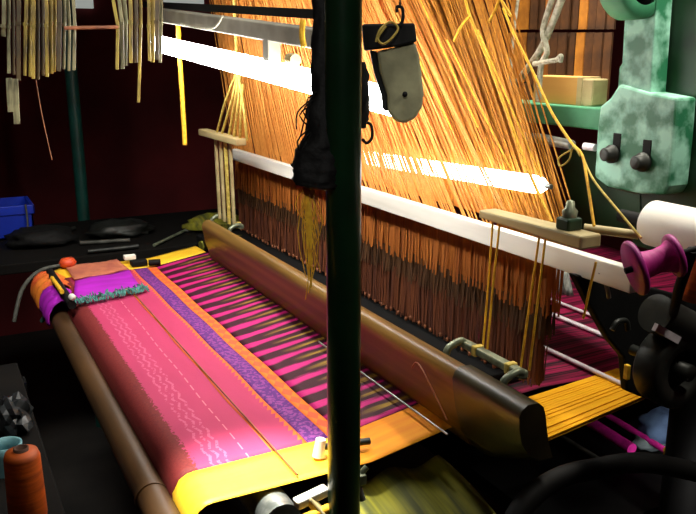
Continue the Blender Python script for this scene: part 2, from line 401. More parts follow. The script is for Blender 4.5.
# dark clamp strap down the corner, with its pale buckle
cs = thing('corner_strap', pz(66, 285, ZC + .02), 'narrow black strap gripping the far corner of the cloth', 'strap')
MB().tube(smooth_pts([pz(50, 272, ZC + .01), pz(56, 281, ZC + .014), pz(63, 291, ZC + .016), pz(72, 305, ZC + .014)]), .010, 8).build('strap', M['black_cloth'], cs)
q = pz(72, 297, ZC + .032)
MB().lathe([(-.004, 0), (-.004, .007), (.004, .007), (.004, 0)], q, (-.5, -.6, .6), 16).build('buckle', M['white'], cs)
bm_ = MB().tube([pz(52, 278, ZC + .03), pz(62, 292, ZC + .032)], .005, 8)
bm_.build('yellow_tie', M['cordgold'], cs)

# cloth roller (brown pipe)
rl = thing('cloth_roller', (ROLX, 1.4, ZC - .045), 'long brown iron pipe roller along the front edge of the loom', 'roller')
MB().tube([(ROLX - .006, .62, ZC - .045), (ROLX - .002, 1.2, ZC - .045), (ROLX, 1.9, ZC - .043)], .0215, 28).build('pipe', M['roller'], rl)
MB().tube([(ROLX - .0045, .985, ZC - .045), (ROLX - .0045, .993, ZC - .045)], .0232, 28).build('joint_ring', M['roller'], rl)
MB().tube([(ROLX - .006, .60, ZC - .045), (ROLX - .006, .62, ZC - .045)], .026, 24).build('end_collar', M['darkiron'], rl)

# steel breast bar under the near yellow edge and clamps
sb = tag(MB().tube([(pz(268, 508, ZC - .04).x, pz(268, 508, ZC - .04).y - .05, ZC - .034), (pz(268, 508, ZC - .04).x, 2.16, ZC - .034)], .026, 24).build('breast_bar', M['steel'], base=(.34, .8, ZC - .034)), 'silver steel bar under the near yellow cloth edge', 'bar')
cl = thing('edge_clamp', (.37, .85, ZC - .03), 'small pale metal clamp under the yellow edge beside the green post', 'clamp')
q = pd(312, 497, .98)
MB().bar(q + V(-.022, 0, -.004), q + V(.022, .004, .002), .014, .012).build('jaw', M['white'], cl, bevel=.002)
MB().bar(q + V(-.005, 0, .0), q + V(.012, -.012, -.025), .012, .010).build('lever', M['palewood'], cl, bevel=.002)
MB().tube([q + V(-.02, -.01, -.02), q + V(.02, -.008, -.016)], .006, 10).build('screw', M['cordgold'], cl)
tp = thing('temple_clip', pd(320, 443, 1.02), 'shiny white temple clip on the yellow edge touching the post', 'clip')
q = pz(321, 447, ZC + .016)
MB().tube([q + V(-.004, 0, -.013), q + V(0, 0, .012)], [.009, .007], 14).build('body', M['lease'], tp)
MB().tube([q + V(-.004, 0, .0), q + V(.07, -.012, -.002)], .005, 10).build('pin', M['darkiron'], tp)
q = pd(357, 478, .99)
tc = thing('post_fitting', q, 'small grey-green screw fitting at the right of the post below the orange edge', 'fitting')
MB().box(q + V(-.008, -.008, -.008), q + V(.010, .008, .006)).build('block', M['bracket'], tc, bevel=.002)
MB().tube([q + V(.0, 0, -.004), q + V(.006, -.004, -.03)], .004, 10).build('screw', M['steel'], tc)
MB().tube([q + V(0, 0, .0), q + V(.014, .0, .012)], .004, 10).build('wing', M['bracket'], tc)

# ================================================================== WARP behind the sley
wp = thing('warp_sheet', (0, 0, 0), 'dark magenta warp threads stretched behind the sley towards the right', 'warp')
def wz(x, y): return ZC + .002 * math.sin(x * 31)
MB().grid(lambda u, v: V(.65 + 1.05 * u, .95 + 1.15 * v, wz(.65 + 1.05 * u, 0)), 20, 12).build('magenta_threads', M['w_mag'], wp, solid=.001)
# golden near edge: separate bands of thread with gaps, drawing together towards the right
m = MB()
def gy(t, x): return (.795 + .055 * (x - .68) / .32) * (1 - t) + (.915 + .035 * (x - .68) / .32) * t
for k in range(36):
    t = k / 35; w = .0019 if k % 6 else .0010; dz = jit(.001)
    vs = []
    for x in (.68, 1.06):
        y = gy(t, x)
        vs += [(x, y - w, ZC + dz), (x, y + w, ZC + dz), (x, y + w, ZC + dz + .0015), (x, y - w, ZC + dz + .0015)]
    m.add(vs, [(3, 2, 1, 0), (4, 5, 6, 7), (0, 1, 5, 4), (1, 2, 6, 5), (2, 3, 7, 6), (3, 0, 4, 7)])
m.build('golden_threads', M['w_yel'], wp)['label'] = 'golden edge threads right of the sley'
MB().prism([(.68, gy(0, .68), ZC - .005), (1.06, gy(0, 1.06), ZC - .005), (1.06, gy(1, 1.06), ZC - .005), (.68, gy(1, .68), ZC - .005)], (0, 0, .0012)).build('golden_threads', M['w_yel'], wp)['label'] = 'golden edge threads right of the sley'
# lease rods
for lab, pa, pb, r in (('white lease rod lying over the magenta warp, closest to the sley', (488, 319), (620, 386), .0042),
                    ('white lease rod in the middle of three over the magenta warp', (535, 306), (605, 337), .0045),
                    ('white lease rod farthest behind on the magenta warp', (535, 290), (600, 322), .0035)):
    A, B = pz(*pa, ZC + .006), pz(*pb, ZC + .006)
    xm = (A.x + B.x) / 2; A.x = B.x = xm
    tag(MB().tube([A, B], r, 10).build('lease_rod', M['lease'], base=(A + B) / 2), lab, 'rod', 'lease rods on the warp')
rg = MB()
A, B, C, D = px(546, 262, 1.13), px(566, 270, 1.13), px(572, 296, 1.13), px(546, 292, 1.13)
rg.grid(lambda u, v: (A * (1 - u) + B * u) * (1 - v) + (D * (1 - u) + C * u) * v + V(.006 * math.sin(u * 20), 0, 0), 16, 4)
tag(rg.build('hanging_rag', M['ragwhite'], base=A, solid=.002), 'pale striped rag hanging behind the end of the white board', 'rag')

tag(MB().box((.665, .985, ZC + .004), (.865, 2.25, ZC + .024)).build('gap_shade_strip', M['black'], base=(.71, 1.5, ZC), bevel=.003), 'black strip added as the shade between the sley and the harness', 'rail')  # added dark strip over the warp, standing in for the shaded gap
# ================================================================== SLEY (batten)
sl = thing('sley', (.62, 1.4, ZC), 'long brown wooden sley beam with a rounded top lying across the warp', 'sley')
prof = [(.626, .004), (.612, .03), (.600, .07), (.595, .098), (.5935, .110), (.597, .119), (.606, .125), (.617, .124), (.625, .117), (.629, .105), (.636, .06), (.645, .004)]
def sley_seg(y0, y1, n, grow=0):
    m = MB(); k = len(prof); vs = []
    for j in range(n + 1):
        y = y0 + (y1 - y0) * j / n
        for x, z in prof:
            lift = max(0, (.80 - y) / .12) * .05 if z < .09 else 0
            zz = max(z, lift + z * .45) if lift else z
            vs.append((x - grow if x < .615 else x + grow, y, ZC + .002 + zz + (grow if z > .1 else 0)))
    fs = [(j * k + i, j * k + (i + 1) % k, (j + 1) * k + (i + 1) % k, (j + 1) * k + i) for j in range(n) for i in range(k)]
    m.add(vs, fs, True)
    m.add(vs[:k], [tuple(range(k))]); m.add(vs[-k:], [tuple(range(k))])
    return m
sley_seg(.83, 1.955, 40).build('beam', M['sley'], sl)
sley_seg(.690, .83, 10, .003).build('shuttle_box', M['olive_iron'], sl)['label'] = 'dark olive metal box at the near end of the sley'
MB().tube([(.589, .835, ZC + .030), (.589, 1.25, ZC + .030)], .0016, 8).build('guide_wire', M['steel'], sl)
MB().tube(smooth_pts([px(412, 368, .588), px(420, 366, .588), px(447, 420, .588)]), .0014, 6).build('guide_wire', M['rod'], sl)
sk = MB()
for k in range(5):
    pass
# brackets: one at each end, hung from their wooden top bars
def side_bracket(root, y0, y1, x, z):
    b = MB()
    pts = [(x - .020, y0, z), (x + .016, y0, z), (x + .016, y1, z), (x - .020, y1, z)]
    b.tube([pts[0], pts[3]], .0042, 12); br_ = b.build('bracket', M['bracket'], root)
    MB().bar(V(x + .014, y0, z + .016), V(x + .014, y1, z + .016), .014, .012).build('upper_rail', M['bracket'], br_, bevel=.003)
    for y in (y0 + .004, y1 - .004):
        MB().tube(smooth_pts([(x - .020, y, z), (x - .016, y, z + .014), (x + .004, y, z + .022), (x + .014, y, z + .018)]), .0055, 10).build('end_link', M['bracket'], br_)
    for y in (y0 + .03, y1 - .035):
        MB().bar(V(x + .014, y - .005, z + .016), V(x + .014, y + .005, z + .016), .017, .016).build('binding', M['cordyel'], br_, bevel=.002)
# near frame
nf = thing('heddle_frame', (.70, .83, ZC + .16), 'pale wooden bar at right hung with yellow cords and a grey metal bracket below', 'heddle frame', 'selvedge heddle frames')
A, B = px(487, 211, .70), px(600, 244, .70)
zt = CAMZ - .222
MB().bar(V(.70, A.y, zt), V(.70, .705, zt), .030, .012, w2=.034, h2=.018).build('top_bar', M['palewood'], nf, bevel=.003)
MB().bar(V(.715, .90, zt - .012), V(.715, .77, zt - .012), .012, .010).build('gold_stick', M['cordgold'], nf)
side_bracket(nf, .775, .915, .655, ZC + .108)
for u, v in ((493, 219), (500, 221), (540, 232), (546, 234)):
    p = px(u, v, .69); e = V(p.x - .012 + jit(.004), p.y + jit(.006), ZC + .128)
    MB().tube([p, p.lerp(e, .5) + V(jit(.002), jit(.002), 0), e], .0016, 6).build('cord', M['cordgold'], nf)
p = px(596, 262, .72)
MB().tube([p, p + V(-.004, .004, -.04), p + V(-.008, .006, -.075)], .0017, 6).build('cord', M['cordgold'], nf)
# clamp on top of bar and pale peg
q = V(.70, .745, zt + .008)
ck = thing('bar_clamp', q, 'small dark green clamp screwed on the pale wooden bar at right', 'clamp')
MB().box(q + V(-.012, -.012, 0), q + V(.012, .012, .016)).build('body', M['greendark'], ck, bevel=.003)
MB().lathe([(0, .009), (.008, .010), (.012, .006), (.020, .005), (.022, 0)], q + V(0, 0, .016), (0, 0, 1), 14).build('knob', M['bracket'], ck)
p0 = px(584, 228, .74)
tag(MB().tube([p0, p0 + V(.045, -.05, -.004)], .006, 12).build('peg', M['palewood'], base=p0), 'short pale round peg lying beside the dark green clamp', 'peg')
p0 = px(552, 229, .72)
# far frame
ff = thing('heddle_frame', (.70, 2.08, ZC + .1), 'small wooden bar with upright sticks at the far end of the white board', 'heddle frame', 'selvedge heddle frames')
MB().bar(V(.70, 2.25, CAMZ - .217), V(.70, 1.935, CAMZ - .217), .030, .018).build('top_bar', M['palewood'], ff, bevel=.003)
side_bracket(ff, 1.99, 2.15, .70, ZC + .075)
for y in (2.02, 2.06, 2.10, 2.14):
    MB().bar(V(.70, y, CAMZ - .222), V(.70, y - .01, ZC + .09), .009, .007, up=(1, 0, 0)).build('stick', M['palewood'] if y != 2.06 else M['cordyel'], ff)
hl = [((236, 74), (226, 100), (217, 132)), ((237, 74), (232, 100), (222, 133)), ((238, 72), (236, 96), (229, 134)), ((240, 75), (238, 105), (234, 136)), ((239, 76), (244, 110), (247, 140)), ((243, 84), (241, 112), (240, 138))]
for a_, b_, c_ in hl:
    MB().tube(smooth_pts([px(*a_, .70), px(*b_, .69), px(*c_, .70)]), .0035, 6).build('hanger_cord', M['cordyel'], ff)
p = px(238, 76, .70)
MB().tube([p, px(236, 40, .70), px(232, -40, .70)], .004, 6).build('hanger_cord', M['cordyel'], ff)

# ================================================================== HARNESS
HX = .81
zb = CAMZ - .280
cb = tag(MB().bar(V(.776, 2.20, zb), V(.776, .70, zb), .016, .032).build('comber_board', M['white'], base=(.776, 1.5, zb), bevel=.002), 'long white board crossing the loom in front of the harness cords', 'board')
def tri(m, a, b, r):
    # thin three-sided strand
    a, b = Vector(a), Vector(b)
    d = (b - a).normalized(); s_ = d.cross(V(1, .3, 0)).normalized(); t_ = d.cross(s_)
    vs = []
    for p in (a, b):
        for k in range(3):
            an = 2 * PI * k / 3 + .5
            vs.append(p + (s_ * math.cos(an) + t_ * math.sin(an)) * r)
    m.add(vs, [(0, 1, 4, 3), (1, 2, 5, 4), (2, 0, 3, 5)])
def lean_near(y): return .55 + .45 * min(1, max(0, (y - .95) / .3))
def lean(y):  # upward drift of the cords along the loom, larger at the near end
    t = (y - .74) / 1.5
    return 1.0 - .72 * t
ztop = CAMZ + .42
hr = thing('harness', (HX, 1.5, zb), 'wide orange curtain of harness cords rising above and hanging below the white board', 'harness', kind='stuff')
def fan(xs, step, material, y0, y1, rad, keep, dxt, lean=lean):
    m = MB()
    for x in xs:
        y = y0 + random.random() * step
        while y < y1:
            yy = y + jit(step * .5)
            if random.random() < keep(yy):
                h = ztop - zb
                a = V(x + jit(.004), yy, zb); b = V(x + dxt + jit(.012), yy + lean(yy) * h * random.uniform(.93, 1.07), ztop)
                tri(m, a, b, rad * random.uniform(.8, 1.3))
            y += step
    return m
fan((.790, .798, .806), .0090, None, .93, 2.245, .0013, lambda y: .97 if y > 1.35 else .22 + .75 * max(0, (y - .98) / .37), -.02).build('front_cords', M['harn1'], hr)
fan((.872, .884, .896, .908, .916, .922), .0036, None, 1.06, 2.27, .0018, lambda y: min(1, (y - 1.0) * 4), .0).build('rear_cords', M['harn2'], hr)
fan((.878, .89), .0075, None, 1.0, 2.25, .0016, lambda y: .9, -.01).build('rear_cords', M['harn1'], hr)
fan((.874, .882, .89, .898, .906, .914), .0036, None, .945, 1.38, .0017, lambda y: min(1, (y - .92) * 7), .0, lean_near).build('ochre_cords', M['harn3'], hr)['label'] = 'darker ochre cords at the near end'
def drop(xs, step, z0, z1, rad, y0, y1, wob):
    m = MB()
    for x in xs:
        y = y0 + random.random() * step
        while y < y1:
            yy = y + jit(step * .4)
            tri(m, (x + jit(.003), yy, z0), (x + jit(.006), yy + jit(.002), z1 + jit(wob)), rad * random.uniform(.8, 1.25))
            y += step
    return m
zmid1, zmid2, zlow = CAMZ - .385, CAMZ - .425, CAMZ - .505
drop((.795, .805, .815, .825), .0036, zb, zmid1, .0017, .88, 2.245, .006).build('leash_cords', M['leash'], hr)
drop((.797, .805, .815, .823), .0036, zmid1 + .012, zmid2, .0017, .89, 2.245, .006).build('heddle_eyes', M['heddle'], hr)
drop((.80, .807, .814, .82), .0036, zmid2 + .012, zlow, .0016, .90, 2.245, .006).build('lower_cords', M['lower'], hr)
m = MB()
for y in np.arange(.95, 2.24, .024):
    p = V(.796, y + jit(.006), zlow + jit(.004))
    m.lathe([(-.005, 0), (-.003, .003), (.003, .003), (.005, 0)], p, (0, 0, 1), 6)
m.build('end_knots', M['rod'], hr)

# individual loose golden cords hanging in front of the harness
def cord(name, pts, r, m_, label, cat, group=None, n=7):
    return tag(MB().tube(smooth_pts(pts), r, n).build(name, m_, base=pts[-1]), label, cat, group)
cord('loose_cord', [px(463, -10, .76), px(470, 16, .76), px(483, 48, .76), px(505, 107, .76), px(527, 167, .76), px(552, 222, .74)], .0022, M['cordgold'], 'thick golden cord slanting from the top to the pale wooden bar', 'cord', 'loose cords by the harness')
cord('loose_cord', [px(470, 16, .755), px(462, 25, .75), px(454, 41, .75)], .0022, M['cordgold'], 'short golden cord end forking off near the top of the orange curtain', 'cord', 'loose cords by the harness')
cord('loose_cord', [px(501, -8, .76), px(497, 5, .76), px(489, 22, .76)], .0022, M['cordgold'], 'short golden cord hanging left of the thin grey string at the top', 'cord', 'loose cords by the harness')
cord('loose_cord', [px(495, -10, .77), px(503, 3, .77), px(511, 16, .77)], .0022, M['cordgold'], 'short golden cord touching the thin grey string at the top', 'cord', 'loose cords by the harness')
cord('loose_cord', [px(503, 8, .80), px(515, 36, .80), px(533, 72, .80), px(551, 111, .79), px(571, 142, .78), px(582, 155, .76), px(587, 180, .74), px(594, 226, .715)], .0020, M['cordgold'], 'golden cord running past the grey rope and green rail to the dark green clamp', 'cord', 'loose cords by the harness')
cord('loose_cord', [px(582, 155, .77), px(593, 179, .74), px(616, 208, .70), px(641, 238, .68)], .0015, M['cordyel'], 'thin straw cord slanting from the green bracket to the magenta bobbin', 'cord', 'loose cords by the harness')
cord('loose_cord', [px(571, 150, .76), px(559, 158, .76), px(560, 166, .76), px(569, 160, .76), px(573, 147, .76), px(580, 156, .76)], .0012, M['cordyel'], 'small curled straw cord below the steel bar', 'cord', 'loose cords by the harness')
for i, (a_, b_, l_) in enumerate((((418, -6), (478, 128), 'long straight golden cord rising left of the forked cord'), ((447, 40), (512, 172), 'straight golden cord under the forked cord end'), ((478, 30), (541, 178), 'straight golden cord just right of the thick slanting cord'), ((400, 20), (452, 130), 'straight golden cord right of the hanging grey leather pad'))):
    cord('loose_cord', [px(*a_, .775), px((a_[0] + b_[0]) / 2, (a_[1] + b_[1]) / 2, .772), px(*b_, .775)], .0013, M['cordgold'], l_, 'cord', 'loose cords by the harness')

# rear tube lamp glowing through the cords
A, B = px(330, 152, .845), px(546, 186, .845)
lf = thing('rear_tube_lamp', (A + B) / 2, 'glowing white tube lamp seen through the orange harness cords', 'lamp')
dd = (B - A).normalized()
MB().tube([A, A.lerp(B, .5), B - dd * .03, B - dd * .012, B], [.0145, .0145, .0145, .0125, .006], 20).build('tube', M['tube2'], lf)
MB().tube([B - dd * .002, B + dd * .012], .004, 10).build('end_pin', M['steel'], lf)

# ================================================================== MAIN TUBE LAMP
T0, T1 = V(.553, 2.13, CAMZ + .026), V(.600, 1.00, CAMZ - .068)
fl = thing('fluorescent_lamp', T0.lerp(T1, .5), 'glaring fluorescent tube lamp with grey metal housing hung above the loom', 'lamp')
d = (T1 - T0).normalized()
MB().tube([T0, T1], .0205, 24).build('tube', M['tube'], fl)
hz = V(.008, 0, .072)
hs = MB().bar(T0 + hz + d * -.04, T0.lerp(T1, .82) + hz, .040, .032).build('housing', M['grey'], fl, bevel=.003)
for t in (-.015, .62):
    p = T0 + (T1 - T0) * t
    MB().box(p + V(-.012, -.014, .019 if t > 0 else -.022), p + V(.014, .014, .06)).build('lamp_holder', M['grey'], hs, bevel=.002)
p = T0.lerp(T1, .70) + V(0, 0, .030)
MB().tube([p - d * .012, p + d * .012], .011, 14).build('starter', M['palewood'], hs)
p = T0.lerp(T1, .2)
MB().tube(smooth_pts([p + hz + V(-.02, 0, -.01), p + V(-.02, -.12, .05), p + V(-.02, -.26, .045), p + hz + V(-.02, -.30, -.005)]), .002, 6).build('wire', M['cordgrey'], fl)
# dark beam above it carrying the housing
Ab, Bb = px(158, 12, .66), px(318, 27, .66)
bm2 = tag(MB().bar(V(.60, 2.40, CAMZ + .138), V(.630, 1.22, CAMZ + .061), .03, .016).build('hanger_beam', M['black'], base=(.62, 1.6, CAMZ + .1)), 'long black wooden beam above the fluorescent lamp', 'beam')
# yellow hanging cords near the lamp's left end
p = pd(178, 30, 2.0)
cord('rope', [pd(178, 20, 2.0), pd(180, 60, 2.0), pd(182, 92, 2.0), pd(185, 145, 2.0)], .006, M['cordgold'], 'thick yellow cord hanging below the left end of the fluorescent lamp', 'cord')
cord('rope', [pd(303, 20, 1.2), pd(302, 35, 1.2), pd(304, 47, 1.2)], .0045, M['cordgold'], 'short yellow tie on the lamp housing beside the green post', 'cord')

# ================================================================== POSTS
PX, PY_ = .402, .784
tag(MB().tube([(PX, PY_, 0), (PX, PY_, 2.75)], .0198, 32).build('post', M['pole'], base=(PX, PY_, 0)), 'dark green round post standing in front of the loom', 'post')
q = pd(79, 150, 2.75)
tag(MB().tube([(q.x, q.y, 0), (q.x - .01, q.y, 2.75)], .021, 24).build('post', M['bluegreen'], base=(q.x, q.y, 0)), 'blue-green round post standing behind the hanging bamboo strips', 'post')

# black rag bundle tied round the post
rb = thing('rag_bundle', (PX, PY_, CAMZ - .05), 'black rag bundle tied round the dark green post', 'rag')
def rag(points, seed, name, m_):
    rnd = random.Random(seed); m = MB(); n = 24; vs = []
    pp = []
    for a_, b_ in zip(points, points[1:]):
        pp += [tuple(a_[i] + (b_[i] - a_[i]) * t for i in range(3)) for t in (0, .33, .66)]
    points = pp + [points[-1]]
    for (u0, u1, v) in points:
        c0, c1 = pd(u0, v, .885), pd(u1, v, .885); c = (c0 + c1) / 2; w = (c1 - c0).length / 2
        for k in range(n):
            a = 2 * PI * k / n; rr = 1 + rnd.uniform(-.10, .10) + .08 * math.sin(a * 5 + v * .12)
            vs.append(c + RT * w * math.cos(a) * rr + HEAD * min(w, .024) * math.sin(a) * rr)
    fs = [(i * n + k, i * n + (k + 1) % n, (i + 1) * n + (k + 1) % n, (i + 1) * n + k) for i in range(len(points) - 1) for k in range(n)]
    m.add(vs, fs, True); m.add(vs[:n], [tuple(range(n))]); m.add(vs[-n:], [tuple(range(n))])
    return m.build(name, m_, rb)
rag([(312, 330, -8), (313, 332, 20), (312, 334, 45), (311, 338, 70), (312, 340, 95), (306, 342, 112), (307, 342, 130), (303, 344, 143), (295, 346, 153), (291, 346, 166), (292, 346, 178), (298, 344, 184), (312, 340, 188)], 3, 'cloth', M['black_cloth'])
rag([(340, 364, 62), (340, 368, 75), (340, 369, 98), (342, 368, 115), (342, 365, 128)], 5, 'cloth', M['black_cloth'])
MB().tube(smooth_pts([pd(364, 122, .90), pd(371, 125, .90), pd(372, 137, .90), pd(367, 143, .90), pd(362, 139, .90)]), .0018, 6).build('tie', M['black_cloth'], rb)
m = MB()
for k in range(26):
    a = pd(313 + jit(6), 90 + random.random() * 70, .875)
    m.tube(smooth_pts([a, a + V(jit(.01) - .008, 0, -.012), a + V(jit(.012) - .004, 0, -.03)], 3), .0009, 4)
m.build('loose_threads', M['black_cloth'], rb)
m = MB()
for k in range(34):
    u = 308 + random.gauss(0, 4.5); L = random.uniform(.35, 1)
    m.tube(smooth_pts([pd(u, 182, .885), pd(308 + random.gauss(0, 6), 182 + 60 * L, .885), pd(310 + random.gauss(0, 4.5), 182 + 118 * L, .885)], 3), .0006, 4)
tag(m.build('thread_tuft', M['cordgold'], base=pd(308, 184, .885), ), 'frayed golden thread tuft hanging under the black rag bundle', 'thread')

# hanging grey leather pad
pb = pd(395, 60, 1.08)
lp = thing('leather_pad', pb, 'grey-green leather pad hanging from a black strip beside the green post', 'pad')
n_ = (HEAD * .03)
poly = [(377, 51), (396, 47), (415, 42), (419, 54), (422, 75), (424, 95), (422, 108), (415, 119), (404, 124), (395, 121), (388, 112), (387, 95), (379, 70)]
MB().prism([pd(*p, 1.08) for p in poly], n_ * .7).build('pad', M['leather'], lp, bevel=.004)
poly = [(370, 50), (377, 51), (379, 70), (387, 95), (388, 112), (383, 110), (382, 97), (374, 72)]
MB().prism([pd(*p, 1.083) for p in poly], n_ * .8).build('edge_strip', M['black_cloth'], lp, bevel=.002)
poly = [(362, 24), (415, 23), (417, 42), (396, 47), (364, 51)]
MB().prism([pd(*p, 1.075) for p in poly], n_).build('black_strip', M['black'], lp, bevel=.003)
MB().lathe([(0, 0), (0, .0035), (.004, .0035)], pd(405, 94, 1.074), FW, 14).build('hole', M['black'], lp)
MB().tube(smooth_pts([pd(400, 26, 1.07), pd(403, 18, 1.07), pd(402, 8, 1.07), pd(397, 7, 1.07), pd(397, 12, 1.07)]), .0022, 8).build('hook', M['black'], lp)
MB().tube(smooth_pts([pd(376, 42, 1.065), pd(380, 30, 1.065), pd(390, 22, 1.065), pd(398, 28, 1.065), pd(392, 38, 1.065), pd(383, 44, 1.065), pd(378, 38, 1.065), pd(386, 26, 1.065)]), .0016, 6).build('cord_loop', M['cordyel'], lp)
MB().tube(smooth_pts([pd(400, 8, 1.07), pd(400, -60, 1.08), pd(400, -140, 1.10)]), .0014, 6).build('hanging_string', M['black_cloth'], lp)

# ================================================================== HANGING BAMBOO STRIPS
def bamboo(u, v_top, v_mid, v_bot, dp, w, m_, label, du=0, du2=0):
    a, b, c = pd(u - du, v_top, dp), pd(u, v_mid, dp), pd(u + du2, v_bot, dp + .01)
    m = MB()
    m.bar(a, b + V(0, 0, .001), w, .003, up=HEAD, w2=w * .95); m.bar(b + V(0, 0, -.002) - HEAD * .003, c - HEAD * .003, w * .92, .003, up=HEAD)
    m.bar(b + V(0, 0, .003) - HEAD * .004, b + V(0, 0, -.004) - HEAD * .004, w * 1.15, .006, up=HEAD)
    return tag(m.build('bamboo_strip', m_, base=a), label, 'strip', None)
ORD = 'first second third fourth fifth sixth seventh eighth ninth tenth eleventh twelfth thirteenth fourteenth fifteenth sixteenth seventeenth eighteenth nineteenth twentieth twenty-first twenty-second twenty-third twenty-fourth twenty-fifth twenty-sixth'.split()
mats = [M['slat'], M['slat2'], M['slat3']]
DS = 1.75
us = [(4, 36, 1), (9, 75, 1), (14, 76, 2), (19, 78, 2), (26, 78, 0), (30, 79, 0), (34, 78, 0), (38, 77, 2), (43, 77, 2), (47, 75, 0), (51, 75, 0), (55, 74, 0), (60, 72, 2), (65, 71, 1), (70, 71, 1), (75, 72, 1)]
random.seed(11)
for i, (u, vb, k) in enumerate(us):
    o = bamboo(u, -60, 26 + jit(3), vb + jit(2.5), DS + (i % 3) * .02, .0072 + jit(.0018), mats[k], ORD[i] + ' bamboo strip from the left in the left hanging bundle', jit(2) - (6 if u > 62 else 0) * -1 * (1 if u > 66 else 0), jit(1))
    o['group'] = 'bamboo strips of the left bundle'
us2 = [(118, 68, 0), (122, 67, 1), (126, 67, 1), (131, 65, 0), (136, 63, 2), (141, 104, 0), (145, 100, 2), (149, 62, 0), (153, 60, 0), (157, 62, 2), (161, 61, 1)]
for i, (u, vb, k) in enumerate(us2):
    if u == 145: continue
    n2 = i if u < 145 else i - 1
    o = bamboo(u, -60, 24 + jit(3), vb + jit(2.5), DS + .05 + (i % 3) * .02, .0078 + jit(.0018), mats[k], ORD[n2] + ' bamboo strip from the left in the bundle beside the fluorescent lamp', max(0, (134 - u)) * .9 + jit(1.5), (-2 if u == 141 else jit(1)))
    o['group'] = 'bamboo strips of the right bundle'
    if u == 141: o['label'] = 'longest bamboo strip, reaching below all others in the right bundle'; del o['group']
    if u == 153:
        pass
for k, (u, v0, v1) in enumerate(((9, 78, 112), (15, 79, 124))):
    a, b = pd(u, v0, DS - .01), pd(u + 2, v1, DS - .01)
    tag(MB().bar(a, b, .013, .003, up=HEAD).build('paper_tag', M['slat2'], base=a), ('shorter', 'longer')[k] + ' pale tag hanging under the left bamboo bundle', 'tag')
a, b = pd(64, 28, DS - .02), pd(118, 27, DS + .03)
tag(MB().tube([a, b], .0038, 10).build('bamboo_rod', M['rod'], base=a), 'thin reddish rod bridging the two bamboo bundles', 'rod')
a = pd(36, 80, DS + .05)
cord('hanging_string', [a, pd(42, 115, DS + .05), pd(52, 160, DS + .05)], .001, M['rod'], 'thin brown string hanging below the left bamboo bundle', 'string')

# ================================================================== FAR SIDE: table, crate, scrap
tz = CAMZ - .556
tb = thing('work_table', (.4, 2.62, 0), 'dark wooden table beyond the far end of the loom carrying scrap and a blue crate', 'table')
MB().box((.0, 2.30, tz - .03), (.98, 2.82, tz)).build('table_top', M['wood_dark'], tb, bevel=.004)
for x in (.04, .94):
    for y in (2.34, 2.78):
        MB().box((x - .025, y - .025, 0), (x + .025, y + .025, tz - .03)).build('leg', M['wood_dark'], tb)
c0 = pd(-10, 228, 2.6)
cr = thing('crate', (.15, 2.7, tz), 'blue plastic crate on the dark table at far left', 'crate')
x0, x1, y0, y1, z0, z1 = .03, py(34, 225, 2.62).x, 2.62, 2.79, tz + .001, tz + .104
MB().box((x0, y0, z0), (x1, y1, z0 + .006)).build('bottom', M['blue'], cr)
for nm, lo, hi in (('side', (x0, y0, z0), (x1, y0 + .005, z1)), ('side', (x0, y1 - .005, z0), (x1, y1, z1)), ('side', (x0, y0, z0), (x0 + .005, y1, z1)), ('side', (x1 - .005, y0, z0), (x1, y1, z1))):
    MB().box(lo, hi).build(nm, M['blue'], cr)
m = MB()
m.box((x0 - .006, y0 - .006, z1 - .028), (x1 + .006, y0, z1)); m.box((x1, y0 - .006, z1 - .028), (x1 + .006, y1 + .006, z1))
m.build('rim', M['blue'], cr, bevel=.002)
cord('hanging_string', [V(x1 - .02, y0 - .012, z1 + .004), V(x1 - .019, y0 - .014, z1 - .05), V(x1 - .024, y0 - .014, z1 - .09)], .003, M['scrapgrey'], 'grey string hanging down the front of the blue crate', 'string')
p = V(.17, 2.80, z0 + .05)
tag(MB().lathe([(0, 0), (0, .03), (.02, .035), (.085, .025), (.087, 0)], V(.12, 2.70, z0 + .007), (0, 0, 1), 18).build('thread_cone', M['orange_thread'], base=(.14, 2.8, z0)), 'orange thread cone inside the blue crate', 'thread cone')
# scrap rods
rods = [((80, 243), (130, 240), .006, 'scrapgrey', 'grey rod lying on the dark table behind the cloth'),
        ((112, 236), (148, 232), .005, 'scrapgrey', 'grey rod crossing over another at the middle of the dark table'),
        ((155, 246), (186, 230), .005, 'bracket', 'pale rod leaning at the right of the dark table'),
        ((184, 231), (208, 229), .004, 'scrapgrey', 'short grey rod near the far heddle frame'),
        ((88, 252), (140, 248), .007, 'darkiron', 'dark iron rod lying nearest the far cloth edge'),
        ((40, 236), (75, 228), .006, 'darkiron', 'dark iron rod beside the blue crate')]
for (a_, b_, r, mm, lab) in rods:
    A, B = pz(*a_, tz + r + .002), pz(*b_, tz + r + .002)
    A.y = min(max(A.y, 2.31), 2.80); B.y = min(max(B.y, 2.31), 2.80)
    tag(MB().tube([A, B], r, 8).build('scrap_rod', M[mm], base=A), lab, 'rod', 'scrap rods on the dark table')
def lump(name, c, size, m_, label, cat, seed, group=None):
    rnd = random.Random(seed); bm = bmesh.new(); bmesh.ops.create_icosphere(bm, subdivisions=3, radius=1)
    from mathutils import noise as mn
    for v in bm.verts:
        k = 1 + .35 * mn.noise(v.co * 2.2 + V(seed, 0, 0)) + .15 * mn.noise(v.co * 6 + V(0, seed, 0))
        if 'crumpled' in name: k += .35 * abs(mn.noise(v.co * 4 + V(seed, seed, 0))) - .1 + rnd.uniform(-.08, .08)
        v.co = Vector((v.co.x * size[0] * k, v.co.y * size[1] * k, max(v.co.z, -.75) * size[2] * k))
    me = bpy.data.meshes.new(name); bm.to_mesh(me); bm.free()
    for p in me.polygons: p.use_smooth = 'crumpled' not in name
    me.materials.append(m_); o = bpy.data.objects.new(name, me); COL.objects.link(o)
    o.location = c; return tag(o, label, cat, group)
